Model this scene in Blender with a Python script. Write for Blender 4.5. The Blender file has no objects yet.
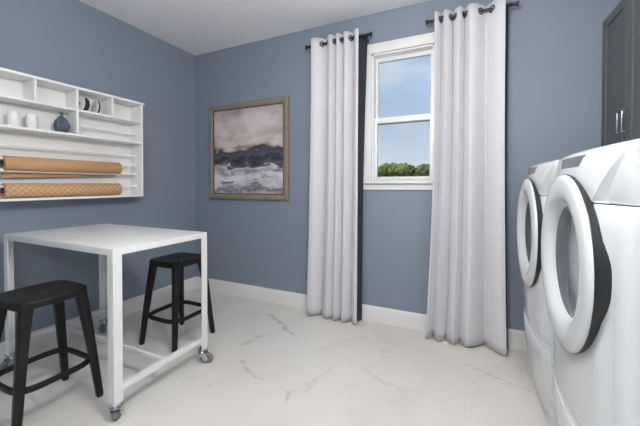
import bpy, bmesh, math, random
from mathutils import Vector, Matrix, noise as mnoise
PI = math.pi
COL = bpy.context.scene.collection
random.seed(7)

# ------------------------------------------------------------------ materials
def lin(v):
    v /= 255.0
    return v / 12.92 if v <= 0.04045 else ((v + 0.055) / 1.055) ** 2.4
def rgb(r, g, b): return (lin(r), lin(g), lin(b), 1.0)

def new_mat(name):
    m = bpy.data.materials.new(name); m.use_nodes = True
    nt = m.node_tree; nt.nodes.clear()
    out = nt.nodes.new('ShaderNodeOutputMaterial')
    return m, nt, out

def N(nt, typ, **kw):
    n = nt.nodes.new(typ)
    for k, v in kw.items():
        if k in n.inputs: n.inputs[k].default_value = v
        else: setattr(n, k, v)
    return n

def ramp(nt, stops, interp='LINEAR'):
    r = nt.nodes.new('ShaderNodeValToRGB'); e = r.color_ramp.elements
    r.color_ramp.interpolation = interp
    while len(e) < len(stops): e.new(0.5)
    for el, (p, c) in zip(e, stops): el.position = p; el.color = c
    return r

def paint(name, color, rough=0.5, metal=0.0, var=0.03, scale=6.0, bump=0.0, bscale=200.0, coat=0.0, spec=0.5):
    m, nt, out = new_mat(name)
    p = N(nt, 'ShaderNodeBsdfPrincipled', Roughness=rough, Metallic=metal)
    p.inputs['Specular IOR Level'].default_value = spec
    if coat: p.inputs['Coat Weight'].default_value = coat; p.inputs['Coat Roughness'].default_value = 0.08
    tc = N(nt, 'ShaderNodeTexCoord')
    nz = N(nt, 'ShaderNodeTexNoise', Scale=scale, Detail=3.0)
    nt.links.new(tc.outputs['Object'], nz.inputs['Vector'])
    lo = tuple(max(0, c * (1 - var)) for c in color[:3]) + (1,)
    hi = tuple(min(1, c * (1 + var)) for c in color[:3]) + (1,)
    r = ramp(nt, [(0.3, lo), (0.7, hi)])
    nt.links.new(nz.outputs['Fac'], r.inputs['Fac'])
    nt.links.new(r.outputs['Color'], p.inputs['Base Color'])
    if bump:
        n2 = N(nt, 'ShaderNodeTexNoise', Scale=bscale, Detail=2.0)
        nt.links.new(tc.outputs['Object'], n2.inputs['Vector'])
        b = N(nt, 'ShaderNodeBump', Strength=bump, Distance=0.002)
        nt.links.new(n2.outputs['Fac'], b.inputs['Height'])
        nt.links.new(b.outputs['Normal'], p.inputs['Normal'])
    nt.links.new(p.outputs['BSDF'], out.inputs['Surface'])
    return m

VEINS = [((-1.688, 2.463), (-1.295, 2.233), 0.022, 0.85), ((-1.55, 1.903), (-1.498, 2.101), 0.02, 0.6), ((-1.398, 1.737), (-1.224, 1.61), 0.016, 0.6), ((-1.224, 1.61), (-1.155, 1.62), 0.012, 0.5), ((-0.912, 1.507), (-0.935, 1.588), 0.012, 0.7), ((-0.935, 1.588), (-0.842, 1.777), 0.01, 0.35), ((0.0, 2.337), (0.151, 2.285), 0.012, 0.5), ((0.151, 2.285), (0.254, 2.223), 0.01, 0.6), ((0.254, 2.223), (0.438, 2.191), 0.01, 0.4), ((-0.63, 1.993), (-0.354, 1.879), 0.012, 0.3), ((-0.948, 2.121), (-0.754, 2.411), 0.05, 0.18), ((-1.416, 1.424), (-1.375, 1.506), 0.015, 0.3), ((-0.877, 1.606), (-0.807, 1.886), 0.02, 0.2)]
def marble():
    m, nt, out = new_mat('white_marble_tile')
    L = nt.links.new
    p = N(nt, 'ShaderNodeBsdfPrincipled', Roughness=0.38)
    tc = N(nt, 'ShaderNodeTexCoord')
    # large soft tone
    n0 = N(nt, 'ShaderNodeTexNoise', Scale=1.3, Detail=4.0)
    L(tc.outputs['Object'], n0.inputs['Vector'])
    base = ramp(nt, [(0.3, rgb(216, 211, 204)), (0.5, rgb(225, 221, 214)), (0.75, rgb(230, 227, 221))])
    L(n0.outputs['Fac'], base.inputs['Fac'])
    # warped veins
    w = N(nt, 'ShaderNodeTexNoise', Scale=2.2, Detail=4.0)
    L(tc.outputs['Object'], w.inputs['Vector'])
    ma = N(nt, 'ShaderNodeVectorMath', operation='MULTIPLY_ADD')
    L(w.outputs['Color'], ma.inputs[0]); ma.inputs[1].default_value = (0.7, 0.7, 0.7)
    L(tc.outputs['Object'], ma.inputs[2])
    def vein(scale, width, mscale, mlo, mhi, off):
        mp = N(nt, 'ShaderNodeMapping'); mp.inputs['Location'].default_value = off
        mp.inputs['Rotation'].default_value = (0, 0, 0.6); mp.inputs['Scale'].default_value = (1.0, 0.55, 1)
        L(ma.outputs[0], mp.inputs['Vector'])
        n = N(nt, 'ShaderNodeTexNoise', Scale=scale, Detail=5.0, Roughness=0.55)
        L(mp.outputs[0], n.inputs['Vector'])
        s = N(nt, 'ShaderNodeMath', operation='SUBTRACT'); L(n.outputs['Fac'], s.inputs[0]); s.inputs[1].default_value = 0.5
        a = N(nt, 'ShaderNodeMath', operation='ABSOLUTE'); L(s.outputs[0], a.inputs[0])
        r = N(nt, 'ShaderNodeMapRange', clamp=True); r.inputs['From Min'].default_value = 0; r.inputs['From Max'].default_value = width
        r.inputs['To Min'].default_value = 1; r.inputs['To Max'].default_value = 0
        L(a.outputs[0], r.inputs['Value'])
        mk = N(nt, 'ShaderNodeTexNoise', Scale=mscale, Detail=2.0); L(mp.outputs[0], mk.inputs['Vector'])
        r2 = N(nt, 'ShaderNodeMapRange', clamp=True); r2.inputs['From Min'].default_value = mlo; r2.inputs['From Max'].default_value = mhi
        L(mk.outputs['Fac'], r2.inputs['Value'])
        mu = N(nt, 'ShaderNodeMath', operation='MULTIPLY'); L(r.outputs[0], mu.inputs[0]); L(r2.outputs[0], mu.inputs[1])
        return mu
    v1 = vein(1.3, 0.012, 2.0, 0.54, 0.70, (3.1, 1.7, 0))
    v2 = vein(0.9, 0.05, 1.4, 0.48, 0.72, (7.3, 4.2, 0))
    m1 = N(nt, 'ShaderNodeMix', data_type='RGBA'); L(v2.outputs[0], m1.inputs['Factor'])
    L(base.outputs['Color'], m1.inputs['A']); m1.inputs['B'].default_value = rgb(213, 207, 199)
    f1 = N(nt, 'ShaderNodeMath', operation='MULTIPLY'); L(v1.outputs[0], f1.inputs[0]); f1.inputs[1].default_value = 0.22
    m2 = N(nt, 'ShaderNodeMix', data_type='RGBA'); L(f1.outputs[0], m2.inputs['Factor'])
    L(m1.outputs['Result'], m2.inputs['A']); m2.inputs['B'].default_value = rgb(168, 164, 160)
    # individual veins: (start, end, half width, strength) on the floor
    acc = None
    wv = N(nt, 'ShaderNodeTexNoise', Scale=7.0, Detail=5.0, Roughness=0.65); L(tc.outputs['Object'], wv.inputs['Vector'])
    wp = N(nt, 'ShaderNodeVectorMath', operation='MULTIPLY_ADD'); L(wv.outputs['Color'], wp.inputs[0]); wp.inputs[1].default_value = (0.13, 0.13, 0.0)
    of = N(nt, 'ShaderNodeVectorMath', operation='ADD'); L(tc.outputs['Object'], of.inputs[0]); of.inputs[1].default_value = (-0.065, -0.065, 0); L(of.outputs[0], wp.inputs[2])
    for (ax, ay), (bx_, by_), wd, kk in VEINS:
        pa = N(nt, 'ShaderNodeVectorMath', operation='SUBTRACT'); L(wp.outputs[0], pa.inputs[0]); pa.inputs[1].default_value = (ax, ay, 0)
        dx, dy = bx_ - ax, by_ - ay; l2 = dx * dx + dy * dy
        dt = N(nt, 'ShaderNodeVectorMath', operation='DOT_PRODUCT'); L(pa.outputs[0], dt.inputs[0]); dt.inputs[1].default_value = (dx / l2, dy / l2, 0)
        cl = N(nt, 'ShaderNodeClamp'); L(dt.outputs['Value'], cl.inputs['Value'])
        sc_ = N(nt, 'ShaderNodeVectorMath', operation='SCALE'); sc_.inputs[0].default_value = (dx, dy, 0); L(cl.outputs[0], sc_.inputs['Scale'])
        df = N(nt, 'ShaderNodeVectorMath', operation='MULTIPLY'); L(pa.outputs[0], df.inputs[0]); df.inputs[1].default_value = (1, 1, 0)
        ds = N(nt, 'ShaderNodeVectorMath', operation='DISTANCE'); L(df.outputs[0], ds.inputs[0]); L(sc_.outputs[0], ds.inputs[1])
        mr = N(nt, 'ShaderNodeMapRange', clamp=True, interpolation_type='SMOOTHSTEP'); L(ds.outputs['Value'], mr.inputs['Value'])
        mr.inputs['From Min'].default_value = 0; mr.inputs['From Max'].default_value = wd * 1.6; mr.inputs['To Min'].default_value = kk; mr.inputs['To Max'].default_value = 0
        if acc is None: acc = mr
        else:
            mxn = N(nt, 'ShaderNodeMath', operation='MAXIMUM'); L(acc.outputs[0], mxn.inputs[0]); L(mr.outputs[0], mxn.inputs[1]); acc = mxn
    gr = N(nt, 'ShaderNodeTexNoise', Scale=24.0, Detail=3.0); L(tc.outputs['Object'], gr.inputs['Vector'])
    gm = N(nt, 'ShaderNodeMapRange', clamp=True); L(gr.outputs['Fac'], gm.inputs['Value']); gm.inputs['From Min'].default_value = 0.3; gm.inputs['From Max'].default_value = 0.6
    am = N(nt, 'ShaderNodeMath', operation='MULTIPLY'); L(acc.outputs[0], am.inputs[0]); L(gm.outputs[0], am.inputs[1])
    m2b = N(nt, 'ShaderNodeMix', data_type='RGBA'); L(am.outputs[0], m2b.inputs['Factor']); L(m2.outputs['Result'], m2b.inputs['A']); m2b.inputs['B'].default_value = rgb(166, 162, 159)
    m2 = m2b
    # faint tile joints
    br = N(nt, 'ShaderNodeTexBrick'); br.offset = 0.5
    br.inputs['Scale'].default_value = 1.0; br.inputs['Brick Width'].default_value = 1.2; br.inputs['Row Height'].default_value = 0.6
    br.inputs['Mortar Size'].default_value = 0.0014
    br.inputs['Color1'].default_value = (1, 1, 1, 1); br.inputs['Color2'].default_value = (1, 1, 1, 1); br.inputs['Mortar'].default_value = (0.9, 0.89, 0.87, 1)
    L(tc.outputs['Object'], br.inputs['Vector'])
    m3 = N(nt, 'ShaderNodeMix', data_type='RGBA', blend_type='MULTIPLY'); m3.inputs['Factor'].default_value = 1.0
    L(m2.outputs['Result'], m3.inputs['A']); L(br.outputs['Color'], m3.inputs['B'])
    L(m3.outputs['Result'], p.inputs['Base Color'])
    L(p.outputs['BSDF'], out.inputs['Surface'])
    return m

def window_glass():
    m, nt, out = new_mat('window_glass')
    fr = N(nt, 'ShaderNodeFresnel', IOR=1.45)
    t = N(nt, 'ShaderNodeBsdfTransparent'); t.inputs['Color'].default_value = (0.97, 0.98, 0.98, 1)
    g = N(nt, 'ShaderNodeBsdfGlossy', Roughness=0.02)
    mx = N(nt, 'ShaderNodeMixShader')
    nt.links.new(fr.outputs[0], mx.inputs[0]); nt.links.new(t.outputs[0], mx.inputs[1]); nt.links.new(g.outputs[0], mx.inputs[2])
    nt.links.new(mx.outputs[0], out.inputs['Surface'])
    return m

def seascape(w, h):
    """an abstract shoreline: pale mauve sky, dark band of shore, white and grey surf"""
    m, nt, out = new_mat('abstract_canvas'); L = nt.links.new
    p = N(nt, 'ShaderNodeBsdfPrincipled', Roughness=0.75)
    tc = N(nt, 'ShaderNodeTexCoord')
    sp = N(nt, 'ShaderNodeSeparateXYZ'); L(tc.outputs['Generated'], sp.inputs[0])
    def stretched(sx, sy, loc=(0, 0, 0), det=6.0, rot=0.0):
        mp = N(nt, 'ShaderNodeMapping'); mp.inputs['Scale'].default_value = (sx, 0, sy); mp.inputs['Location'].default_value = loc
        mp.inputs['Rotation'].default_value = (0, rot, 0)
        L(tc.outputs['Generated'], mp.inputs['Vector'])
        n = N(nt, 'ShaderNodeTexNoise', Scale=1.0, Detail=det, Roughness=0.62); L(mp.outputs[0], n.inputs['Vector'])
        return n
    n1 = stretched(3.4, 7.0, (1.3, 0, 5.2), rot=0.12)
    s1 = N(nt, 'ShaderNodeMath', operation='MULTIPLY_ADD'); L(n1.outputs['Fac'], s1.inputs[0]); s1.inputs[1].default_value = 0.40; s1.inputs[2].default_value = -0.20
    ad = N(nt, 'ShaderNodeMath', operation='ADD'); L(sp.outputs['Z'], ad.inputs[0]); L(s1.outputs[0], ad.inputs[1])
    r = ramp(nt, [(0.0, rgb(196, 194, 200)), (0.06, rgb(120, 118, 126)), (0.10, rgb(205, 203, 208)), (0.20, rgb(222, 220, 224)),
                  (0.27, rgb(150, 150, 160)), (0.30, rgb(224, 221, 223)), (0.335, rgb(84, 84, 96)), (0.40, rgb(44, 45, 54)), (0.46, rgb(84, 88, 102)),
                  (0.52, rgb(62, 60, 66)), (0.55, rgb(178, 158, 138)), (0.585, rgb(208, 196, 190)), (0.72, rgb(216, 206, 204)), (0.88, rgb(208, 199, 198)), (1.0, rgb(170, 156, 152))])
    L(ad.outputs[0], r.inputs['Fac'])
    # smoky clouds in the sky, dark scrapes in the surf
    n2 = stretched(2.4, 3.2, (4.0, 0, 2.1)); r2 = ramp(nt, [(0.35, rgb(186, 178, 176)), (0.55, rgb(255, 255, 255)), (1, rgb(255, 255, 255))])
    L(n2.outputs['Fac'], r2.inputs['Fac'])
    m1 = N(nt, 'ShaderNodeMix', data_type='RGBA', blend_type='MULTIPLY'); m1.inputs['Factor'].default_value = 0.8
    L(r.outputs['Color'], m1.inputs['A']); L(r2.outputs['Color'], m1.inputs['B'])
    n3 = stretched(4.0, 16.0, (9.0, 0, 3.3), rot=-0.1)
    r3 = N(nt, 'ShaderNodeMapRange', clamp=True); r3.inputs['From Min'].default_value = 0.56; r3.inputs['From Max'].default_value = 0.64
    L(n3.outputs['Fac'], r3.inputs['Value'])
    lo = N(nt, 'ShaderNodeMapRange', clamp=True); lo.inputs['From Min'].default_value = 0.5; lo.inputs['From Max'].default_value = 0.4
    L(sp.outputs['Z'], lo.inputs['Value'])
    mu = N(nt, 'ShaderNodeMath', operation='MULTIPLY'); L(r3.outputs[0], mu.inputs[0]); L(lo.outputs[0], mu.inputs[1])
    m2 = N(nt, 'ShaderNodeMix', data_type='RGBA'); L(mu.outputs[0], m2.inputs['Factor'])
    L(m1.outputs['Result'], m2.inputs['A']); m2.inputs['B'].default_value = rgb(96, 96, 106)
    L(m2.outputs['Result'], p.inputs['Base Color']); L(p.outputs['BSDF'], out.inputs['Surface'])
    return m

def kraft_pattern():
    m, nt, out = new_mat('patterned_kraft'); L = nt.links.new
    p = N(nt, 'ShaderNodeBsdfPrincipled', Roughness=0.7)
    tc = N(nt, 'ShaderNodeTexCoord'); sp = N(nt, 'ShaderNodeSeparateXYZ'); L(tc.outputs['Object'], sp.inputs[0])
    an = N(nt, 'ShaderNodeMath', operation='ARCTAN2'); L(sp.outputs['Z'], an.inputs[0]); L(sp.outputs['X'], an.inputs[1])
    def diag(k):
        a = N(nt, 'ShaderNodeMath', operation='MULTIPLY'); L(sp.outputs['Y'], a.inputs[0]); a.inputs[1].default_value = 150.0
        b = N(nt, 'ShaderNodeMath', operation='MULTIPLY_ADD'); L(an.outputs[0], b.inputs[0]); b.inputs[1].default_value = 8.0 * k; L(a.outputs[0], b.inputs[2])
        s = N(nt, 'ShaderNodeMath', operation='SINE'); L(b.outputs[0], s.inputs[0])
        return s
    d1, d2 = diag(1), diag(-1)
    mx = N(nt, 'ShaderNodeMath', operation='MAXIMUM'); L(d1.outputs[0], mx.inputs[0]); L(d2.outputs[0], mx.inputs[1])
    r = ramp(nt, [(0.55, rgb(190, 150, 108)), (0.97, rgb(211, 178, 139))])
    L(mx.outputs[0], r.inputs['Fac']); L(r.outputs['Color'], p.inputs['Base Color']); L(p.outputs['BSDF'], out.inputs['Surface'])
    return m

def fabric(name, color, rough=0.9, weave=40.0, trans=0.0):
    m, nt, out = new_mat(name); L = nt.links.new
    p = N(nt, 'ShaderNodeBsdfPrincipled', Roughness=rough); p.inputs['Specular IOR Level'].default_value = 0.2
    p.inputs['Sheen Weight'].default_value = 0.15
    tc = N(nt, 'ShaderNodeTexCoord')
    nz = N(nt, 'ShaderNodeTexNoise', Scale=weave, Detail=2.0); L(tc.outputs['Object'], nz.inputs['Vector'])
    r = ramp(nt, [(0.3, tuple(c * 0.97 for c in color[:3]) + (1,)), (0.7, color)])
    L(nz.outputs['Fac'], r.inputs['Fac']); L(r.outputs['Color'], p.inputs['Base Color'])
    b = N(nt, 'ShaderNodeBump', Strength=0.04, Distance=0.001); L(nz.outputs['Fac'], b.inputs['Height']); L(b.outputs['Normal'], p.inputs['Normal'])
    L(p.outputs['BSDF'], out.inputs['Surface'])
    return m

def leafy(name, c0, c1):
    m, nt, out = new_mat(name); L = nt.links.new
    p = N(nt, 'ShaderNodeBsdfPrincipled', Roughness=0.85)
    tc = N(nt, 'ShaderNodeTexCoord')
    nz = N(nt, 'ShaderNodeTexNoise', Scale=2.2, Detail=6.0); L(tc.outputs['Object'], nz.inputs['Vector'])
    r = ramp(nt, [(0.35, c0), (0.65, c1)]); L(nz.outputs['Fac'], r.inputs['Fac']); L(r.outputs['Color'], p.inputs['Base Color'])
    L(p.outputs['BSDF'], out.inputs['Surface'])
    return m

def lamp_mat(strength):
    m, nt, out = new_mat('added_lamp_glow')
    e = N(nt, 'ShaderNodeEmission', Strength=strength); e.inputs['Color'].default_value = (1.0, 0.985, 0.97, 1)
    nt.links.new(e.outputs[0], out.inputs['Surface'])
    return m

M = dict(
    wall=paint('slate_blue_paint', rgb(131, 142, 156), 0.6, var=0.02, scale=2.0, bump=0.03, bscale=300),
    ceiling=paint('ceiling_paint', rgb(238, 238, 241), 0.9, var=0.01, bump=0.04, bscale=250),
    trim=paint('trim_paint', rgb(232, 231, 228), 0.4, var=0.01),
    floor=marble(),
    glass=window_glass(),
    vinyl=paint('white_vinyl', rgb(236, 237, 236), 0.35, var=0.01),
    table=paint('white_powder_coat', rgb(228, 228, 226), 0.35, var=0.01),
    white=paint('white_lacquer', rgb(244, 243, 241), 0.4, var=0.01),
    stool=paint('black_plastic', rgb(24, 22, 22), 0.5, spec=0.35, var=0.06, bump=0.05, bscale=400),
    chrome=paint('chrome', rgb(200, 202, 205), 0.18, 1.0, var=0.02),
    wheel=paint('grey_rubber', rgb(120, 120, 122), 0.5),
    dark=paint('dark_plastic', rgb(34, 36, 39), 0.4),
    bronze=paint('dark_bronze', rgb(46, 45, 48), 0.35, 0.5),
    frame=paint('champagne_frame', rgb(150, 140, 122), 0.4, 0.3, var=0.1, scale=20),
    lip=paint('frame_lip', rgb(92, 80, 68), 0.5, 0.2, var=0.1, scale=20),
    curtain=fabric('white_curtain', rgb(214, 213, 216)),
    back_sheet=fabric('dark_sheet', rgb(52, 55, 64)),
    kraft=paint('kraft_paper', rgb(193, 152, 108), 0.7, var=0.03, scale=10),
    kraft2=kraft_pattern(),
    core=paint('cardboard_core', rgb(92, 74, 60), 0.8),
    ceramic=paint('white_ceramic', rgb(240, 240, 240), 0.2, coat=0.5, var=0.01),
    vase=paint('slate_ceramic', rgb(78, 88, 104), 0.35, var=0.1, scale=40),
    ribbon=paint('black_ribbon', rgb(38, 38, 40), 0.6),
    spool=paint('white_spool', rgb(238, 238, 236), 0.35, var=0.01),
    enamel=paint('white_enamel', rgb(210, 214, 215), 0.22, var=0.005, coat=0.6),
    display=paint('grey_display', rgb(92, 96, 100), 0.25, var=0.04, scale=30),
    bowl=paint('smoked_glass', rgb(92, 101, 105), 0.1, var=0.05, coat=1.0),
    seam=paint('seam_grey', rgb(120, 124, 126), 0.6),
    cabinet=paint('charcoal_paint', rgb(92, 95, 97), 0.5, var=0.02),
    leaf1=leafy('leaf_green', rgb(66, 78, 36), rgb(134, 143, 80)),
    leaf2=leafy('leaf_olive', rgb(74, 88, 40), rgb(146, 156, 88)),
    bark=paint('bark', rgb(84, 70, 56), 0.9, var=0.2, scale=8),
    lawn=leafy('lawn', rgb(92, 112, 60), rgb(120, 138, 80)),
    lamp=lamp_mat(92), fill_lamp=lamp_mat(50),  # emission of the two added globes: main light and fill
)

# ------------------------------------------------------------------ mesh helpers
class MB:
    def __init__(s): s.bm = bmesh.new()
    def box(s, x0, x1, y0, y1, z0, z1, bevel=0.0, seg=2):
        r = bmesh.ops.create_cube(s.bm, size=1.0)
        vs = r['verts']
        for v in vs:
            v.co = Vector(((x0 + x1) / 2 + v.co.x * (x1 - x0), (y0 + y1) / 2 + v.co.y * (y1 - y0), (z0 + z1) / 2 + v.co.z * (z1 - z0)))
        if bevel:
            es = list({e for v in vs for e in v.link_edges})
            bmesh.ops.bevel(s.bm, geom=es, offset=bevel, segments=seg, affect='EDGES', profile=0.7)
        return s
    def rings(s, rings, cap0=True, cap1=True, closed=False):
        """skin a list of equal-length closed loops of points"""
        R = [[s.bm.verts.new(p) for p in r] for r in rings]
        n = len(R[0]); pairs = list(zip(R, R[1:]))
        if closed: pairs.append((R[-1], R[0]))
        for a, b in pairs:
            for i in range(n):
                j = (i + 1) % n
                s.bm.faces.new((a[i], a[j], b[j], b[i]))
        if not closed:
            if cap0: s.bm.faces.new(R[0][::-1])
            if cap1: s.bm.faces.new(R[-1])
        return s
    def lathe(s, prof, c=(0, 0, 0), axis='Z', n=32, cap0=True, cap1=True, closed=False, flute=None):
        c = Vector(c); rs = []
        for r, h in prof:
            ring = []
            for i in range(n):
                a = 2 * PI * i / n
                rr = r * (flute(a) if flute else 1)
                u, v = rr * math.cos(a), rr * math.sin(a)
                ring.append(c + (Vector((u, v, h)) if axis == 'Z' else Vector((h, u, v)) if axis == 'X' else Vector((v, h, u))))
            rs.append(ring)
        return s.rings(rs, cap0, cap1, closed)
    def tube(s, pts, r, n=10):
        pts = [Vector(p) for p in pts]; rs = []
        for i, p in enumerate(pts):
            t = (pts[min(i + 1, len(pts) - 1)] - pts[max(i - 1, 0)]).normalized()
            up = Vector((0, 0, 1)) if abs(t.z) < 0.95 else Vector((1, 0, 0))
            a = t.cross(up).normalized(); b = t.cross(a).normalized()
            rr = r[i] if isinstance(r, (list, tuple)) else r
            rs.append([p + rr * (math.cos(2 * PI * k / n) * a + math.sin(2 * PI * k / n) * b) for k in range(n)])
        return s.rings(rs)
    def torus(s, c, normal, R, r, n=28, m=10):
        c = Vector(c); w = Vector(normal).normalized()
        up = Vector((0, 0, 1)) if abs(w.z) < 0.95 else Vector((1, 0, 0))
        a = w.cross(up).normalized(); b = w.cross(a).normalized(); rs = []
        for i in range(n):
            d = math.cos(2 * PI * i / n) * a + math.sin(2 * PI * i / n) * b
            rs.append([c + d * (R + r * math.cos(2 * PI * k / m)) + w * (r * math.sin(2 * PI * k / m)) for k in range(m)])
        return s.rings(rs, closed=True)
    def grid(s, P):
        V = [[s.bm.verts.new(p) for p in row] for row in P]
        for a, b in zip(V, V[1:]):
            for i in range(len(a) - 1): s.bm.faces.new((a[i], a[i + 1], b[i + 1], b[i]))
        return s
    def build(s, name, mat, parent=None, angle=35, smooth=True):
        bmesh.ops.recalc_face_normals(s.bm, faces=s.bm.faces)
        me = bpy.data.meshes.new(name); s.bm.to_mesh(me); s.bm.free()
        me.materials.append(mat)
        if smooth:
            for p in me.polygons: p.use_smooth = True
            me.set_sharp_from_angle(angle=math.radians(angle))
        o = bpy.data.objects.new(name, me); COL.objects.link(o)
        if parent: o.parent = parent
        return o

def tag(o, label, cat, group=None):
    o['label'] = label; o['category'] = cat
    if group: o['group'] = group
    return o
def thing(name, label, cat, loc=(0, 0, 0), rz=0.0, group=None):
    o = bpy.data.objects.new(name, None); o.empty_display_size = 0.1; COL.objects.link(o)
    o.location = loc; o.rotation_euler = (0, 0, rz)
    return tag(o, label, cat, group)
def struct(o): o['kind'] = 'structure'; return o
def dup(root, loc, rz=None, label=None):
    r = root.copy(); COL.objects.link(r); r.location = loc
    if rz is not None: r.rotation_euler = (0, 0, rz)
    if label: r['label'] = label
    for ch in list(root.children):
        c = ch.copy(); COL.objects.link(c); c.parent = r
        for g in list(ch.children):
            d = g.copy(); COL.objects.link(d); d.parent = c
    return r

# ------------------------------------------------------------------ the room
XL, XR, YB, YN, ZC = -2.90, 1.20, 2.74, -1.60, 2.745
T = 0.15
WX0, WX1, WZ0, WZ1 = -0.765, -0.240, 1.262, 2.385          # window opening
struct(MB().box(XL - T, XR + T, YN - T, YB + T, -0.12, 0).build('floor', M['floor'], smooth=False))
struct(MB().box(XL - T, XR + T, YN - T, YB + T, ZC, ZC + 0.12).build('ceiling', M['ceiling'], smooth=False))
struct(MB().box(XL - T, XL, YN - T, YB + T, 0, ZC).build('wall_left', M['wall'], smooth=False))
struct(MB().box(XR, XR + T, YN - T, YB + T, 0, ZC).build('wall_right', M['wall'], smooth=False))
struct(MB().box(XL, XR, YN - T, YN, 0, ZC).build('wall_front', M['wall'], smooth=False))
wb = MB()
wb.box(XL, WX0, YB, YB + T, 0, ZC); wb.box(WX1, XR, YB, YB + T, 0, ZC)
wb.box(WX0, WX1, YB, YB + T, 0, WZ0); wb.box(WX0, WX1, YB, YB + T, WZ1, ZC)
struct(wb.build('wall_back', M['wall'], smooth=False))

def baseboard(name, x0, y0, x1, y1, nx, ny):
    """profiled board along (x0,y0)-(x1,y1), standing out along (nx,ny)"""
    prof = [(0, 0), (0.016, 0), (0.016, 0.112), (0.013, 0.118), (0.013, 0.124), (0.008, 0.134), (0.006, 0.138), (0, 0.138)]
    mb = MB()
    mb.rings([[Vector((x + nx * d, y + ny * d, z)) for d, z in prof] for x, y in ((x0, y0), (x1, y1))])
    return struct(mb.build(name, M['trim'], angle=25))
baseboard('baseboard_back', XL, YB, XR, YB, 0, -1)
baseboard('baseboard_left', XL, YN, XL, YB - 0.016, 1, 0)
baseboard('baseboard_right', XR, YN, XR, YB - 0.016, -1, 0)

# ---- window: casing, stool, frame, two sashes
win = bpy.data.objects.new('window_1', None); COL.objects.link(win); win.location = ((WX0 + WX1) / 2, YB, WZ0); struct(win)
ox, oy, oz = win.location
def W(mb, name, mat): o = mb.build(name, mat, win); o.location = (-ox, -oy, -oz); return o
c = MB(); cw = 0.075
c.box(WX0 - cw, WX0, YB - 0.02, YB, WZ0, WZ1 + 0.0, 0.004)
c.box(WX1, WX1 + cw, YB - 0.02, YB, WZ0, WZ1 + 0.0, 0.004)
c.box(WX0 - cw, WX1 + cw, YB - 0.022, YB, WZ1, WZ1 + 0.072, 0.004)
c.box(WX0 - cw - 0.004, WX1 + cw + 0.004, YB - 0.028, YB, WZ1 + 0.066, WZ1 + 0.082, 0.004)
W(c, 'casing', M['trim'])
W(MB().box(WX0 - cw - 0.032, WX1 + cw + 0.032, YB - 0.05, YB + 0.06, WZ0 - 0.026, WZ0, 0.006), 'window_sill', M['trim'])
W(MB().box(WX0 - cw, WX1 + cw, YB - 0.018, YB, WZ0 - 0.08, WZ0 - 0.026, 0.004), 'apron', M['trim'])
f = MB(); jw = 0.014
f.box(WX0, WX0 + jw, YB, YB + T, WZ0, WZ1); f.box(WX1 - jw, WX1, YB, YB + T, WZ0, WZ1)
f.box(WX0, WX1, YB, YB + T, WZ1 - jw, WZ1); f.box(WX0, WX1, YB + 0.06, YB + T, WZ0, WZ0 + 0.012)
W(f, 'window_frame', M['vinyl'])
def sash(name, z0, z1, y, st, top, bot):
    x0, x1 = WX0 + jw, WX1 - jw; d = 0.032; mb = MB()
    mb.box(x0, x0 + st, y, y + d, z0, z1, 0.003); mb.box(x1 - st, x1, y, y + d, z0, z1, 0.003)
    mb.box(x0 + st, x1 - st, y, y + d, z1 - top, z1, 0.003); mb.box(x0 + st, x1 - st, y, y + d, z0, z0 + bot, 0.003)
    s_ = W(mb, name, M['vinyl'])
    g = MB().box(x0 + st, x1 - st, y + 0.013, y + 0.019, z0 + bot, z1 - top).build('pane', M['glass'], s_, smooth=False)
    return s_
sash('upper_sash', 1.772, WZ1 - jw, YB + 0.075, 0.022, 0.036, 0.05)
sash('lower_sash', WZ0 + 0.001, 1.825, YB + 0.035, 0.024, 0.05, 0.034)

# ------------------------------------------------------------------ counter table
TX, TY = -2.192, 1.305; hx, hy = 0.575, 0.318; LS = 0.048; TT = 0.036; TZ = 0.90; CZ = 0.10
tb = thing('counter_table', 'white metal counter table on casters below the craft shelf', 'table', (TX, TY, 0))
MB().box(-hx, hx, -hy, hy, TZ - TT, TZ, 0.003).build('tabletop', M['table'], tb)
for sx in (-1, 1):
    for sy in (-1, 1):
        x1, y1 = sx * hx, sy * hy; fl, tk = 0.047, 0.006
        L_ = [(0, 0), (fl, 0), (fl, tk), (tk, tk), (tk, fl), (0, fl)]      # angle profile, corner outwards
        MB().rings([[Vector((x1 - sx * u, y1 - sy * v, z)) for u, v in L_] for z in (CZ, TZ - TT)]).build('leg', M['table'], tb, angle=20)
for sx in (-1, 1):
    xx = sx * (hx - 0.0185)
    MB().box(xx - 0.0125, xx + 0.0125, -hy + 0.006, hy - 0.006, 0.150, 0.182, 0.002).build('end_rail', M['table'], tb)
MB().box(-hx + 0.031, hx - 0.031, -0.012, 0.012, 0.156, 0.178, 0.002).build('centre_stretcher', M['table'], tb)
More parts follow.
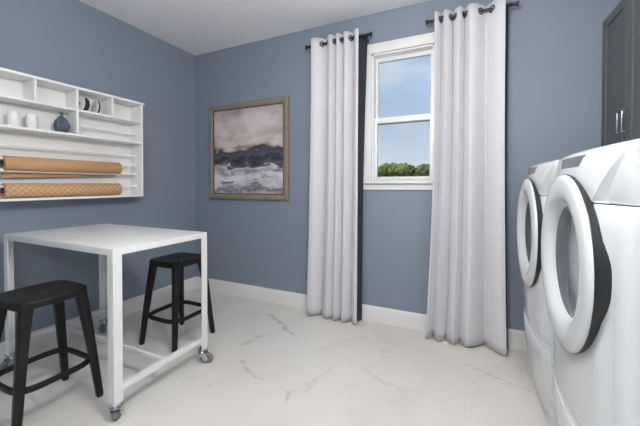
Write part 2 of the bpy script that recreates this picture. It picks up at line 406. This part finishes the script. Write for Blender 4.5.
def caster(x, y, rz):
    """swivel caster: plate and stem, forked yoke, rubber wheel with hub"""
    e = MB(); e.box(-0.019, 0.019, -0.019, 0.019, 0.094, 0.10, 0.002); e.lathe([(0.014, 0.082), (0.014, 0.094)], n=16)
    e.lathe([(0.0185, 0.074), (0.0205, 0.078), (0.0185, 0.083)], n=20)
    for s in (-1, 1):
        a, b = s * 0.0145, s * 0.0175
        lo, hi = min(a, b), max(a, b)
        prof = [(-0.017, 0.078), (0.015, 0.078), (0.030, 0.048), (0.032, 0.034), (0.024, 0.026), (0.014, 0.032), (-0.006, 0.055)]
        e.rings([[Vector((px, yy, pz)) for px, pz in prof] for yy in (lo, hi)])
    e.box(-0.017, 0.017, -0.0175, 0.0175, 0.073, 0.077)
    k = e.build('caster', M['chrome'], tb); k.location = (x, y, 0); k.rotation_euler = (0, 0, rz); k.scale = (1.3, 1.45, 1.0)
    w = MB().lathe([(0.012, -0.0105), (0.029, -0.0105), (0.0325, -0.007), (0.0335, 0), (0.0325, 0.007), (0.029, 0.0105), (0.012, 0.0105)], axis='Y', n=28)
    w.build('wheel', M['wheel'], k).location = (0.02, 0, 0.0336)
    h = MB().lathe([(0.003, -0.0195), (0.009, -0.0185), (0.012, -0.011), (0.012, 0.011), (0.009, 0.0185), (0.003, 0.0195)], axis='Y', n=16)
    h.build('hub', M['chrome'], k).location = (0.02, 0, 0.0336)
    return k
kx, ky = hx - 0.022, hy - 0.022
caster(kx, -ky, 2.35); caster(kx, ky, 0.45); caster(-kx, -ky, -1.3); caster(-kx, ky, -0.9)

# ------------------------------------------------------------------ stools
def sup(a, ax, ay, p):
    ca, sa = math.cos(a), math.sin(a)
    return math.copysign(abs(ca) ** (2 / p), ca) * ax, math.copysign(abs(sa) ** (2 / p), sa) * ay
def make_stool():
    t = thing('bar_stool', '', 'stool', group=None)
    n = 64; P = 4.6; S = 0.166
    def loop(k, z, hole=False):
        return [Vector((*(sup(2 * PI * i / n, k, k, P) if not hole else (k * math.cos(2 * PI * i / n), k * math.sin(2 * PI * i / n))), z)) for i in range(n)]
    mb = MB()   # dished seat with a finger hole, folded-down edge
    mb.rings([loop(0.014, 0.622, True), loop(0.014, 0.640, True), loop(0.018, 0.6435, True), loop(0.06, 0.644, True), loop(0.11, 0.646), loop(0.150, 0.6485),
              loop(S - 0.006, 0.648), loop(S - 0.001, 0.644), loop(S, 0.636), loop(S + 0.001, 0.610), loop(S - 0.004, 0.608), loop(S - 0.012, 0.622), loop(0.10, 0.624)], closed=True)
    mb.build('seat', M['stool'], t, angle=50)
    for sx in (-1, 1):
        for sy in (-1, 1):
            rs = []
            for z, off, w in ((0.0, 0.178, 0.014), (0.01, 0.1775, 0.0165), (0.2, 0.162, 0.0185), (0.42, 0.143, 0.0215), (0.57, 0.1265, 0.0245), (0.61, 0.1205, 0.0265), (0.632, 0.1165, 0.0275)):
                b = 0.006
                cx, cy = sx * off, sy * (off + (0.01 * (1 - z / 0.63)))
                oct_ = [(w, -w + b), (w, w - b), (w - b, w), (-w + b, w), (-w, w - b), (-w, -w + b), (-w + b, -w), (w - b, -w)]
                rs.append([Vector((cx + u, cy + v, z)) for u, v in oct_])
            MB().rings(rs).build('leg', M['stool'], t, angle=50)
    mb = MB(); rs = []   # one continuous foot ring through the four legs
    for i in range(n):
        a = 2 * PI * i / n
        d = Vector((*sup(a, 1, 1, 4.2), 0)); o_ = 0.172; i_ = 0.156
        rs.append([Vector((d.x * o_, d.y * (o_ + .008), 0.204)), Vector((d.x * o_, d.y * (o_ + .008), 0.228)), Vector((d.x * (o_ - .003), d.y * (o_ + .005), 0.231)),
                   Vector((d.x * (i_ + .003), d.y * (i_ + .011), 0.231)), Vector((d.x * i_, d.y * (i_ + .008), 0.228)), Vector((d.x * i_, d.y * (i_ + .008), 0.204)), Vector((d.x * (i_ + .003), d.y * (i_ + .011), 0.201)), Vector((d.x * (o_ - .003), d.y * (o_ + .005), 0.201))])
    mb.rings(rs, closed=True).build('foot_ring', M['stool'], t, angle=50)
    return t
st = make_stool(); st['group'] = 'black stools at the white table'
st.location = (-2.100, 0.905, 0); st['label'] = 'black plastic bar stool in front of the white table, cut by the left edge'
dup(st, (-2.075, 1.775, 0), 0.0, 'black plastic bar stool behind the white table, by the corner of the room')

# ------------------------------------------------------------------ wall craft shelf and what it holds
SF, SB = -2.73, -2.9; S0, S1 = 0.882, 1.952; ST, SM, SL, SZ = 1.972, 1.797, 1.603, 1.117
sh = thing('craft_shelf', 'white wall-mounted craft shelf with cubbies and paper-roll rods', 'shelf', (SB, (S0 + S1) / 2, SZ))
qx, qy, qz = sh.location; th = 0.016
def SH(mb, name, mat=None):
    o = mb.build(name, mat or M['white'], sh); o.location = (-qx, -qy, -qz); return o
SH(MB().box(SB, SB + 0.014, S0, S1, SZ, ST), 'back_panel')
SH(MB().box(SB, SF, S0, S0 + th, SZ, ST, 0.001), 'side_panel'); SH(MB().box(SB, SF, S1 - th, S1, SZ, ST, 0.001), 'side_panel')
SH(MB().box(SB, SF + 0.008, S0 - 0.012, S1 + 0.012, ST - 0.006, ST + 0.012, 0.002), 'top_panel')
for z, nm in ((SM, 'shelf_board'), (SL, 'shelf_board'), (SZ, 'bottom_panel')):
    zz = z if nm != 'bottom_panel' else z
    SH(MB().box(SB + 0.014, SF, S0 + th, S1 - th, zz, zz + th, 0.001), nm)
for y in (1.152, 1.413, 1.680): SH(MB().box(SB + 0.014, SF - 0.002, y - th / 2, y + th / 2, SM + th, ST - 0.006, 0.001), 'divider')
SH(MB().box(SB + 0.014, SF - 0.002, 1.413 - th / 2, 1.413 + th / 2, SL + th, SM, 0.001), 'divider')
RX = -2.812
for z, a in ((1.700, 1.421), (1.497, S0 + th), (1.405, S0 + th), (1.324, S0 + th), (1.213, S0 + th)):
    r = SH(MB().tube([(RX, a, z), (RX, S1 - th, z)], 0.013 if z == 1.324 else 0.0085, 12), 'rod')
    k = MB().lathe([(0.016, 0), (0.016, 0.010), (0.010, 0.014)], (RX, S1 - th - 0.014, z), 'Y', 16); k.build('peg', M['white'], r)

def paper_roll(name, label, z, mat, flap=None):
    R = 0.0515; ri = 0.020; Lh = 0.387; yc = 1.389
    t = thing(name, label, 'paper roll', (RX, yc, z - R), group=None)
    mb = MB().lathe([(ri + .004, -Lh), (R - 0.002, -Lh), (R, -Lh + 0.003), (R, Lh - 0.003), (R - 0.002, Lh), (ri + .004, Lh)], axis='Y', n=40, closed=True)
    mb.build('paper', mat, t).location = (0, 0, R)
    mb = MB().lathe([(ri, -Lh - 0.004), (ri + .0042, -Lh - 0.004), (ri + .0042, Lh + 0.004), (ri, Lh + 0.004)], axis='Y', n=28, closed=True)
    mb.build('cardboard_core', M['core'], t).location = (0, 0, R)
    if flap:
        pts = []
        for i in range(15):
            a = -PI / 2 - 0.9 + i * 0.06
            pts.append((-(R + 0.0012) * math.cos(a) * -1, (R + 0.0012) * math.sin(a)))
        rows = []
        n = 12
        for i in range(n + 1):
            s = i / n; y = -Lh + 0.004 + s * (2 * Lh - 0.008)
            drop = flap[0] * (1 - s) + flap[1] * s
            x0 = -0.026; zt = -math.sqrt(R * R - x0 * x0) - 0.0012
            row = []
            for j in range(7):
                q = j / 6
                row.append(Vector((x0 - 0.004 * math.sin(q * 2), y, zt * (1 - q) + (-R - drop) * q)))
            rows.append(row)
        o = MB().grid(rows).build('loose_edge', mat, t); o.location = (0, 0, R)
        sm = o.modifiers.new('thickness', 'SOLIDIFY'); sm.thickness = 0.0008
    return t
paper_roll('paper_roll', 'plain brown kraft paper roll on a rod in the craft shelf', 1.371, M['kraft'], (0.046, 0.018))
paper_roll('paper_roll', 'brown paper roll with pale criss-cross pattern, at the shelf bottom', 1.186, M['kraft2'])

def lathe_thing(name, label, cat, prof, mat, loc, n=32, group=None, flute=None):
    o = MB().lathe(prof, n=n, flute=flute).build(name, mat, angle=50); o.location = loc
    return tag(o, label, cat, group)
zb = SL + th
cyl = [(0.0, 0.0), (0.030, 0.0), (0.033, 0.003), (0.033, 0.103), (0.0315, 0.106), (0.0295, 0.103), (0.0295, 0.02), (0.001, 0.018)]
cyl[0] = (0.001, 0.0)
v1 = lathe_thing('cylinder_vase', 'white cylinder vase, first from the left on the middle shelf', 'vase', cyl, M['ceramic'], (-2.808, 1.060, zb), group='white cylinders on the middle shelf')
v2 = v1.copy(); COL.objects.link(v2); v2.location = (-2.808, 1.160, zb)
v2['label'] = 'white cylinder vase standing next to the dark ribbed vase'
rv = thing('ribbed_vase', 'round slate-blue ribbed vase with a pointed neck', 'vase', (-2.80, 1.338, zb))
prof = [(0.001, 0.0), (0.022, 0.0), (0.029, 0.006), (0.040, 0.026), (0.045, 0.05), (0.043, 0.075), (0.034, 0.100), (0.021, 0.120), (0.010, 0.130), (0.007, 0.134)]
MB().lathe(prof, n=72, flute=lambda a: 1 + 0.10 * math.cos(12 * a)).build('body', M['vase'], rv, angle=60)
MB().lathe([(0.008, 0.132), (0.0075, 0.142), (0.012, 0.155), (0.0125, 0.157), (0.008, 0.156), (0.004, 0.142)], n=20).build('neck', M['vase'], rv)

def ribbon_spool(label, loc, rz, R, wd, rr):
    t = thing('ribbon_spool', label, 'ribbon spool', loc, rz, 'ribbon spools in the top cubby')
    for s in (-1, 1):
        y0 = s * wd / 2
        mb = MB().lathe([(0.012, y0 - 0.003), (R - 0.002, y0 - 0.003), (R, y0 - 0.0015), (R, y0 + 0.0015), (R - 0.002, y0 + 0.003), (0.012, y0 + 0.003)], axis='Y', n=40, closed=True)
        mb.build('flange', M['spool'], t).location = (0, 0, R)
    MB().lathe([(0.013, -wd / 2 + 0.003), (rr, -wd / 2 + 0.003), (rr, wd / 2 - 0.003), (0.013, wd / 2 - 0.003)], axis='Y', n=40, closed=True).build('ribbon', M['ribbon'], t).location = (0, 0, R)
    return t
zt = SM + th
ribbon_spool('wide spool of black ribbon with white flanges, beside the cubby divider', (-2.795, 1.482, zt), 0.12, 0.060, 0.046, 0.053)
ribbon_spool('narrow spool of black ribbon, right of the wider spool', (-2.792, 1.583, zt), -0.1, 0.058, 0.020, 0.056)

# ------------------------------------------------------------------ framed abstract painting
PX0, PX1, PZ0, PZ1 = -2.660, -1.616, 1.068, 2.112
pc = thing('framed_painting', 'square abstract seascape painting in a champagne frame on the back wall', 'painting', ((PX0 + PX1) / 2, YB, PZ0))
hw, ph = (PX1 - PX0) / 2, PZ1 - PZ0
def frame_ring(prof):
    """mitred picture frame: profile of (inset, depth in front of the wall)"""
    mb = MB(); rs = []
    for ins, d in prof:
        rs.append([Vector((sx * (hw - ins), -d, (ins if sz < 0 else ph - ins))) for sx, sz in ((-1, -1), (1, -1), (1, 1), (-1, 1))])
    return mb.rings(rs, closed=True)
frame_ring([(0, 0.002), (0, 0.030), (0.006, 0.037), (0.030, 0.040), (0.048, 0.034), (0.054, 0.030), (0.054, 0.002)]).build('frame', M['frame'], pc, angle=20)
frame_ring([(0.054, 0.002), (0.054, 0.026), (0.064, 0.024), (0.064, 0.002)]).build('inner_lip', M['lip'], pc, angle=20)
MB().box(-hw + 0.064, hw - 0.064, -0.018, -0.004, 0.064, ph - 0.064).build('canvas', seascape(1, 1), pc, smooth=False)

# ------------------------------------------------------------------ curtains and rods
RY, RZ = 2.635, 2.519
def rod(label, x0, x1):
    t = thing('curtain_rod', label, 'curtain rod', ((x0 + x1) / 2, RY, RZ), group='curtain rods')
    h = (x1 - x0) / 2
    MB().tube([(-h + 0.03, 0, 0), (h - 0.03, 0, 0)], 0.0105, 14).build('pole', M['bronze'], t)
    for s in (-1, 1):
        mb = MB().lathe([(0.0105, s * (h - 0.052)), (0.014, s * (h - 0.048)), (0.014, s * (h - 0.040)), (0.0115, s * (h - 0.036)), (0.0125, s * (h - 0.02)), (0.0185, s * (h - 0.005)), (0.0195, s * h), (0.012, s * (h + 0.001))], axis='X', n=24)
        mb.build('finial', M['bronze'], t)
        b = MB(); xb = s * (h - 0.075)
        b.tube([(xb, 0, -0.012), (xb, 0.03, -0.014), (xb, YB - RY - 0.006, -0.014)], 0.006, 10)
        b.torus((xb, 0, 0), (1, 0, 0), 0.0125, 0.003, 20, 8)
        b.lathe([(0.022, YB - RY - 0.007), (0.022, YB - RY)], (xb, 0, -0.014), 'Y', 20)
        b.build('bracket', M['bronze'], t)
    return t
rod('short dark bronze curtain rod left of the window', -1.375, -0.738)
rod('dark bronze curtain rod right of the window', -0.298, 0.333)

def curtain(label, top, bot, phases, ztop, tail_t, tail_b, amp, seed, hem, flare=1.8):
    """grommet-top panel: top/bot = (x0, x1); phases = list of (s, phase/pi) knots for the folds"""
    x0 = (top[0] + bot[0] + top[1] + bot[1]) / 4
    t = thing('curtain', label, 'curtain', (x0, RY, 0), group='window curtains')
    n, m = 260, 40
    def ph(s):
        for (a, pa), (b, pb) in zip(phases, phases[1:]):
            if s <= b:
                return PI * (pa + (pb - pa) * (s - a) / (b - a))
        return PI * phases[-1][1]
    def pt(s, q, off=0.0):
        # q: 0 top, 1 bottom
        xa = top[0] + (top[1] - top[0]) * s; xb = bot[0] + (bot[1] - bot[0]) * s
        e = q ** flare
        w = mnoise.noise(Vector((s * 3.0, q * 1.6, seed)))
        p_ = ph(s) + 0.35 * q * w
        A = amp * (0.95 + 0.35 * q * (0.5 + mnoise.noise(Vector((s * 4, 7.7, seed)))))
        wave = math.sin(p_)
        wave = 1 - 2 * ((1 - wave) / 2) ** 1.7
        x = xa * (1 - e) + xb * e + 0.012 * math.sin(2 * p_) * (0.6 + 0.4 * q)
        y = -A * wave - 0.012 * q + off
        zb = 0.012 + hem(s)
        z = ztop * (1 - q) + zb * q
        return Vector((x - x0, y, z))
    rows = [[pt(i / n, j / m) for i in range(n + 1)] for j in range(m + 1)]
    o = MB().grid(rows).build('fabric_panel', M['curtain'], t, angle=180)
    sm = o.modifiers.new('thickness', 'SOLIDIFY'); sm.thickness = 0.003; sm.offset = 0
    # dark sheet just behind the cloth, running out past the free edge
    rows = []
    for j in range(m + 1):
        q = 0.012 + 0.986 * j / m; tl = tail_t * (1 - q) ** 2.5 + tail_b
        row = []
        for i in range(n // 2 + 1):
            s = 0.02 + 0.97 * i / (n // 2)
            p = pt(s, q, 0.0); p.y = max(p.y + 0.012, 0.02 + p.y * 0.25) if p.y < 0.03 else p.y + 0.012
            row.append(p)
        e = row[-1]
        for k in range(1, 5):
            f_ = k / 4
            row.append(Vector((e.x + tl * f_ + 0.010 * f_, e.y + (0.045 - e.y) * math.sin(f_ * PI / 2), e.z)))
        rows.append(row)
    l = MB().grid(rows).build('back_sheet', M['back_sheet'], t, angle=180)
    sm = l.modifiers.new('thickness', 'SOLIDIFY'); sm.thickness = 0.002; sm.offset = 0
    # grommets where the cloth crosses the rod
    prev = None
    for i in range(n * 4 + 1):
        s = i / (n * 4); q = (ztop - RZ) / ztop
        v = pt(s, q)
        if prev and prev.y * v.y <= 0 and 0.01 < s < 0.99:
            d = (pt(min(1, s + 0.012), q) - pt(max(0, s - 0.012), q)); nrm = Vector((d.y, -d.x, 0))
            MB().torus((v.x, 0, RZ), nrm, 0.0215, 0.0055).build('grommet', M['bronze'], t)
        prev = v
    return t
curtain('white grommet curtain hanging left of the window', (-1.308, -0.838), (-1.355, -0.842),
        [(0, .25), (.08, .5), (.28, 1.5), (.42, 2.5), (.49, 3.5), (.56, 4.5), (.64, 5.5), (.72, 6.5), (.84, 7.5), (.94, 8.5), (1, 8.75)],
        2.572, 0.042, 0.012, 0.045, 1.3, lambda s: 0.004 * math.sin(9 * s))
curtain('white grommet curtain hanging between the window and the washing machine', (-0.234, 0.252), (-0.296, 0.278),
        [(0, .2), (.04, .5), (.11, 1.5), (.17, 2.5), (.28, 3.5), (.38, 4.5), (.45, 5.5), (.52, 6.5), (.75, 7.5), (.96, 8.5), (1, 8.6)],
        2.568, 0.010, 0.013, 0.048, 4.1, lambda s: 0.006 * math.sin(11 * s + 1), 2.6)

# ------------------------------------------------------------------ laundry machines on pedestals
MW = 0.700; BX = 1.12           # width, back plane
def outline(z, fx, rc, ch, y0=-MW / 2, y1=MW / 2, bow=0.035):
    """plan outline at height z: bowed front at x=fx, front corners cut by ch and rounded rc"""
    pts = []; n = 14
    ys = [y0 + ch + (y1 - y0 - 2 * ch) * i / n for i in range(n + 1)]
    for y in ys:
        k = 2 * y / (y1 - y0)
        pts.append(Vector((fx - bow * (1 - k * k), y, z)))
    def corner(yc, s):
        out = []
        for i in range(1, 7):
            a = i / 7 * PI / 2
            out.append(Vector((fx + rc * (1 - math.cos(a)), yc + s * ch * math.sin(a), z)))
        return out
    right = corner(y1 - ch, 1); left = corner(y0 + ch, -1)
    return pts + right + [Vector((fx + rc, y1, z)), Vector((BX, y1, z)), Vector((BX, y0, z)), Vector((fx + rc, y0, z))] + left[::-1]
def bore(o, zc, r):
    """cut the round drum opening into the front of a body"""
    k = MB().lathe([(r, 0.20), (r, 0.55)], (0, 0, zc), 'X', 48).build('opening', M['dark'])
    md = o.modifiers.new('opening', 'BOOLEAN'); md.operation = 'DIFFERENCE'; md.solver = 'EXACT'; md.object = k
    p = o.parent; o.parent = None
    bpy.context.view_layer.update()
    ev = o.evaluated_get(bpy.context.evaluated_depsgraph_get())
    me = bpy.data.meshes.new_from_object(ev)
    o.modifiers.clear(); o.data = me; o.parent = p
    for f_ in me.polygons: f_.use_smooth = True
    me.set_sharp_from_angle(angle=math.radians(40))
    bpy.data.objects.remove(k)
def machine(label, name, cat, yc, glass_mat):
    t = thing(name, label, cat, (0, yc, 0), group='front-load laundry machines')
    e = M['enamel']
    # pedestal: bowed, curling under towards the floor
    lv = [(0.0, 0.420), (0.03, 0.414), (0.12, 0.396), (0.24, 0.374), (0.36, 0.360), (0.455, 0.357), (0.460, 0.360), (0.464, 0.368)]
    ped = MB().rings([outline(z, fx + 0.003, 0.03, 0.06) for z, fx in lv]).build('pedestal', e, t, angle=40)
    lv2 = [(0.055, 0.4055), (0.06, 0.402), (0.12, 0.389), (0.24, 0.368), (0.36, 0.354), (0.43, 0.3525), (0.436, 0.3565)]
    rs = []
    for z, fx in lv2:
        a = outline(z, fx, 0.012, 0.02, -MW / 2 + 0.03, MW / 2 - 0.03)
        for v in a: v.x = min(v.x, fx + 0.03)
        rs.append(a)
    MB().rings(rs).build('drawer', e, ped, angle=40)
    # body
    lv = [(0.464, 0.368, .03, .06), (0.468, 0.358, .035, .07), (0.50, 0.355, .038, .075), (0.65, 0.352, .038, .075), (0.90, 0.352, .038, .075), (1.10, 0.354, .038, .075), (1.166, 0.358, .038, .075), (1.172, 0.362, .038, .075)]
    body = MB().rings([outline(z, fx, rc, ch) for z, fx, rc, ch in lv]).build('body', e, t, angle=40)
    bore(body, 0.960, 0.24)
    # console above the seam: leans back, its corners sliced by a facet that narrows upwards
    lv = [(1.175, 0.363, .05, .135), (1.180, 0.358, .055, .145), (1.22, 0.358, .042, .112), (1.27, 0.361, .026, .066), (1.315, 0.368, .012, .022), (1.330, 0.375, .010, .014), (1.340, 0.387, .010, .012), (1.345, 0.407, .008, .010)]
    con = MB().rings([outline(z, fx, rc, ch) for z, fx, rc, ch in lv]).build('control_panel', e, t, angle=30)
    # display strip set in the console, above the door
    def pf(y, z):
        fx = 0.358 + 0.010 * max(0, (z - 1.22) / 0.095) ** 1.4; yy = MW / 2 - 0.05; k = min(1, abs(y) / yy)
        return fx - 0.035 * (1 - k * k)
    rr = []
    for i in range(13):
        y = -0.13 + 0.26 * i / 12
        rr.append([Vector((pf(y, z) + dx, y, z)) for z, dx in ((1.286, 0.004), (1.286, -0.0015), (1.322, -0.0015), (1.322, 0.006))])
    MB().rings(rr).build('display', M['display'], con, angle=30)
    # door: dark backing, broad white ring, dished glass
    zc = 0.960
    dk = MB().lathe([(0.292, 0.372), (0.296, 0.345), (0.3035, 0.322), (0.305, 0.3165), (0.304, 0.3145), (0.295, 0.3135), (0.285, 0.322), (0.20, 0.328), (0.20, 0.36)], (0, 0, zc), 'X', 72, closed=True).build('door', M['dark'], t)
    ring = [(0.292, 0.326), (0.301, 0.322), (0.3035, 0.316), (0.302, 0.309), (0.295, 0.304), (0.280, 0.3005), (0.255, 0.2985), (0.232, 0.3005), (0.220, 0.306), (0.204, 0.322), (0.197, 0.333), (0.194, 0.342), (0.25, 0.335)]
    MB().lathe(ring, (0, 0, zc), 'X', 96, closed=True).build('door_ring', e, dk, angle=50)
    bowl = [(0.197, 0.334), (0.192, 0.342), (0.172, 0.356), (0.14, 0.365), (0.09, 0.370), (0.002, 0.372)]
    MB().lathe(bowl, (0, 0, zc), 'X', 64, cap0=False).build('glass', glass_mat, dk, angle=60)
    return t
glass2 = paint('dark_smoked_glass', rgb(70, 76, 82), 0.1, var=0.05, coat=1.0)
machine('white front-load dryer on a pedestal, the nearer laundry machine', 'clothes_dryer', 'dryer', 1.375, M['bowl'])
machine('white front-load washer on a pedestal, standing next to the right curtain', 'washing_machine', 'washing machine', 2.105, glass2)

# ------------------------------------------------------------------ wall cabinet
CX, CY0, CY1, CZ0, CZ1 = 0.83, 2.00, 2.738, 1.43, 2.325
cb = thing('wall_cabinet', 'charcoal shaker wall cabinet above the laundry machines', 'cabinet', (XR, (CY0 + CY1) / 2, CZ0))
bx, by, bz = cb.location
def CB(mb, name, mat, par=None):
    o = mb.build(name, mat, par or cb)
    if not par: o.location = (-bx, -by, -bz)
    return o
CB(MB().box(CX + 0.021, XR - 0.001, CY0, CY1, CZ0, CZ1, 0.001), 'case', M['cabinet'])
mid = 2.372
def shaker(y0, y1, hyy):
    z0, z1, s, tk = CZ0 + 0.002, CZ1 - 0.002, 0.058, 0.02; mb = MB()
    mb.box(CX, CX + tk, y0, y0 + s, z0, z1, 0.0015); mb.box(CX, CX + tk, y1 - s, y1, z0, z1, 0.0015)
    mb.box(CX, CX + tk, y0 + s, y1 - s, z0, z0 + s, 0.0015); mb.box(CX, CX + tk, y0 + s, y1 - s, z1 - s, z1, 0.0015)
    mb.box(CX + 0.009, CX + 0.017, y0 + s, y1 - s, z0 + s, z1 - s)
    d = CB(mb, 'door', M['cabinet'])
    h = MB(); h.tube([(CX, hyy, 1.530), (CX - 0.028, hyy, 1.530), (CX - 0.030, hyy, 1.534), (CX - 0.030, hyy, 1.646), (CX - 0.028, hyy, 1.650), (CX, hyy, 1.650)], 0.0048, 10)
    h.build('handle', M['chrome'], d)
shaker(mid + 0.0015, CY1 - 0.002, mid + 0.03); shaker(CY0 + 0.002, mid - 0.0015, mid - 0.03)

# ------------------------------------------------------------------ globe lamps added out of view to light the room
def added_lamp(label, loc, lm):
    t = thing('added_globe_lamp', label, 'lamp', loc)
    MB().lathe([(0.001, 0), (0.065, 0), (0.065, -0.018), (0.02, -0.028), (0.001, -0.028)], n=32).build('canopy', M['trim'], t)
    MB().tube([(0, 0, -0.02), (0, 0, -0.45)], 0.007, 10).build('stem', M['trim'], t)
    R_ = 0.15; zc = -0.45 - R_
    prof = [(max(0.001, R_ * math.sin(a)), zc + R_ * math.cos(a)) for a in [i * PI / 20 for i in range(21)]]
    MB().lathe(prof, n=40).build('globe', lm, t)
added_lamp('added globe pendant, out of view, lighting the middle of the room', (-0.25, 0.75, ZC), M['lamp'])
added_lamp('added globe pendant behind the camera, fill light for the room', (0.1, -0.95, ZC), M['fill_lamp'])  # weaker globe added as fill from behind the camera

# ------------------------------------------------------------------ outdoors
g = MB().box(-60, 60, YB + T + 0.02, 120, -0.5, -0.4).build('ground', M['lawn'], smooth=False); struct(g)
def make_tree(mat, seed):
    t = thing('tree', 'leafy green tree in the tree line seen through the window', 'tree', group='trees outside the window')
    MB().tube([(0, 0, 0), (0.04, 0, 0.9), (0, 0.05, 2.2)], [0.16, 0.12, 0.07], 10).build('trunk', M['bark'], t)
    rnd = random.Random(seed); mb = MB()
    for k in range(24):
        a = rnd.uniform(0, 2 * PI); rr = rnd.uniform(0, 1.15); z = rnd.uniform(1.3, 3.25); rr *= 1.1 - abs(z - 2.4) * 0.3
        s = rnd.uniform(0.35, 0.6)
        if k < 8: rr, z, s, a = 0.45 + 0.75 * (k % 2), rnd.uniform(2.85, 3.1), rnd.uniform(0.42, 0.55), k * PI / 4
        r = bmesh.ops.create_icosphere(mb.bm, subdivisions=3, radius=1.0)
        for v in r['verts']:
            d = v.co.normalized(); q = 1 + 0.35 * mnoise.noise(d * 2.6 + Vector((k, seed, 0))) + 0.22 * mnoise.noise(d * 7 + Vector((seed, k, 3)))
            v.co = Vector((rr * math.cos(a), rr * math.sin(a), z)) + d * s * q
    mb.build('crown', mat, t, angle=20)
    return t
protos = [make_tree(M['leaf1'], 3), make_tree(M['leaf2'], 8), make_tree(M['leaf1'], 15)]
rnd = random.Random(5)
spots = []
for yy, ph in ((34.0, 0.0), (38.6, 0.5), (43.2, 0.25), (47.8, 0.75)):
    for i in range(4): spots.append((-0.33 * yy + (i + ph) * 4.1 + rnd.uniform(-.12, .12), yy + rnd.uniform(-.2, .2)))
for i, (x, y) in enumerate(spots):
    o = protos[i] if i < 3 else dup(protos[i % 3], (x, y, -0.4), rnd.uniform(0, 6))
    o.location = (x, y, -0.4)
    k = rnd.uniform(0.98, 1.12) + 0.004 * (y - 34); o.scale = (k * 1.1, k * 1.1, k)

sd = bpy.data.lights.new('sun', 'SUN'); so = bpy.data.objects.new('sun', sd); COL.objects.link(so)
sd.energy = 2.6; sd.angle = 0.01; sd.color = (1, 0.95, 0.86); so.rotation_euler = (math.radians(52), 0, math.radians(-18))
# sky: pale at the horizon, blue above, soft white clouds
w = bpy.data.worlds.new('sky'); bpy.context.scene.world = w; w.use_nodes = True
nt = w.node_tree; nt.nodes.clear(); L = nt.links.new
out = nt.nodes.new('ShaderNodeOutputWorld'); bg = N(nt, 'ShaderNodeBackground', Strength=1.0)
tc = N(nt, 'ShaderNodeTexCoord'); sp = N(nt, 'ShaderNodeSeparateXYZ'); L(tc.outputs['Generated'], sp.inputs[0])
r = ramp(nt, [(0.0, rgb(222, 229, 236)), (0.10, rgb(204, 219, 234)), (0.25, rgb(172, 198, 228)), (0.45, rgb(140, 176, 218)), (1.0, rgb(100, 145, 205))])
L(sp.outputs['Z'], r.inputs['Fac'])
mp = N(nt, 'ShaderNodeMapping'); mp.inputs['Scale'].default_value = (3.2, 3.2, 9.0); mp.inputs['Location'].default_value = (0.4, 1.9, 0.3)
L(tc.outputs['Generated'], mp.inputs['Vector'])
nz = N(nt, 'ShaderNodeTexNoise', Scale=1.0, Detail=6.0, Roughness=0.55); L(mp.outputs[0], nz.inputs['Vector'])
mr = N(nt, 'ShaderNodeMapRange', clamp=True); mr.inputs['From Min'].default_value = 0.47; mr.inputs['From Max'].default_value = 0.72; mr.inputs['To Max'].default_value = 0.8
L(nz.outputs['Fac'], mr.inputs['Value'])
mx = N(nt, 'ShaderNodeMix', data_type='RGBA'); L(mr.outputs[0], mx.inputs['Factor']); L(r.outputs['Color'], mx.inputs['A']); mx.inputs['B'].default_value = rgb(232, 236, 241)
L(mx.outputs['Result'], bg.inputs['Color']); L(bg.outputs[0], out.inputs['Surface'])

# ------------------------------------------------------------------ camera
sc = bpy.context.scene
cd = bpy.data.cameras.new('camera'); co = bpy.data.objects.new('camera', cd); COL.objects.link(co)
co.location = (0, 0, 1.228); co.rotation_euler = (PI / 2 - math.radians(0.8), 0, math.radians(25.0))
cd.sensor_width = 36; cd.lens = 313 / 640 * 36; cd.shift_y = -(213 - 184.5 - 313 * math.tan(math.radians(0.8))) / 640; cd.clip_start = 0.05; cd.clip_end = 300
sc.camera = co
sc.view_settings.view_transform = 'Standard'; sc.view_settings.look = 'None'; sc.view_settings.gamma = 1; sc.view_settings.exposure = 0.0
sc.view_settings.use_curve_mapping = False
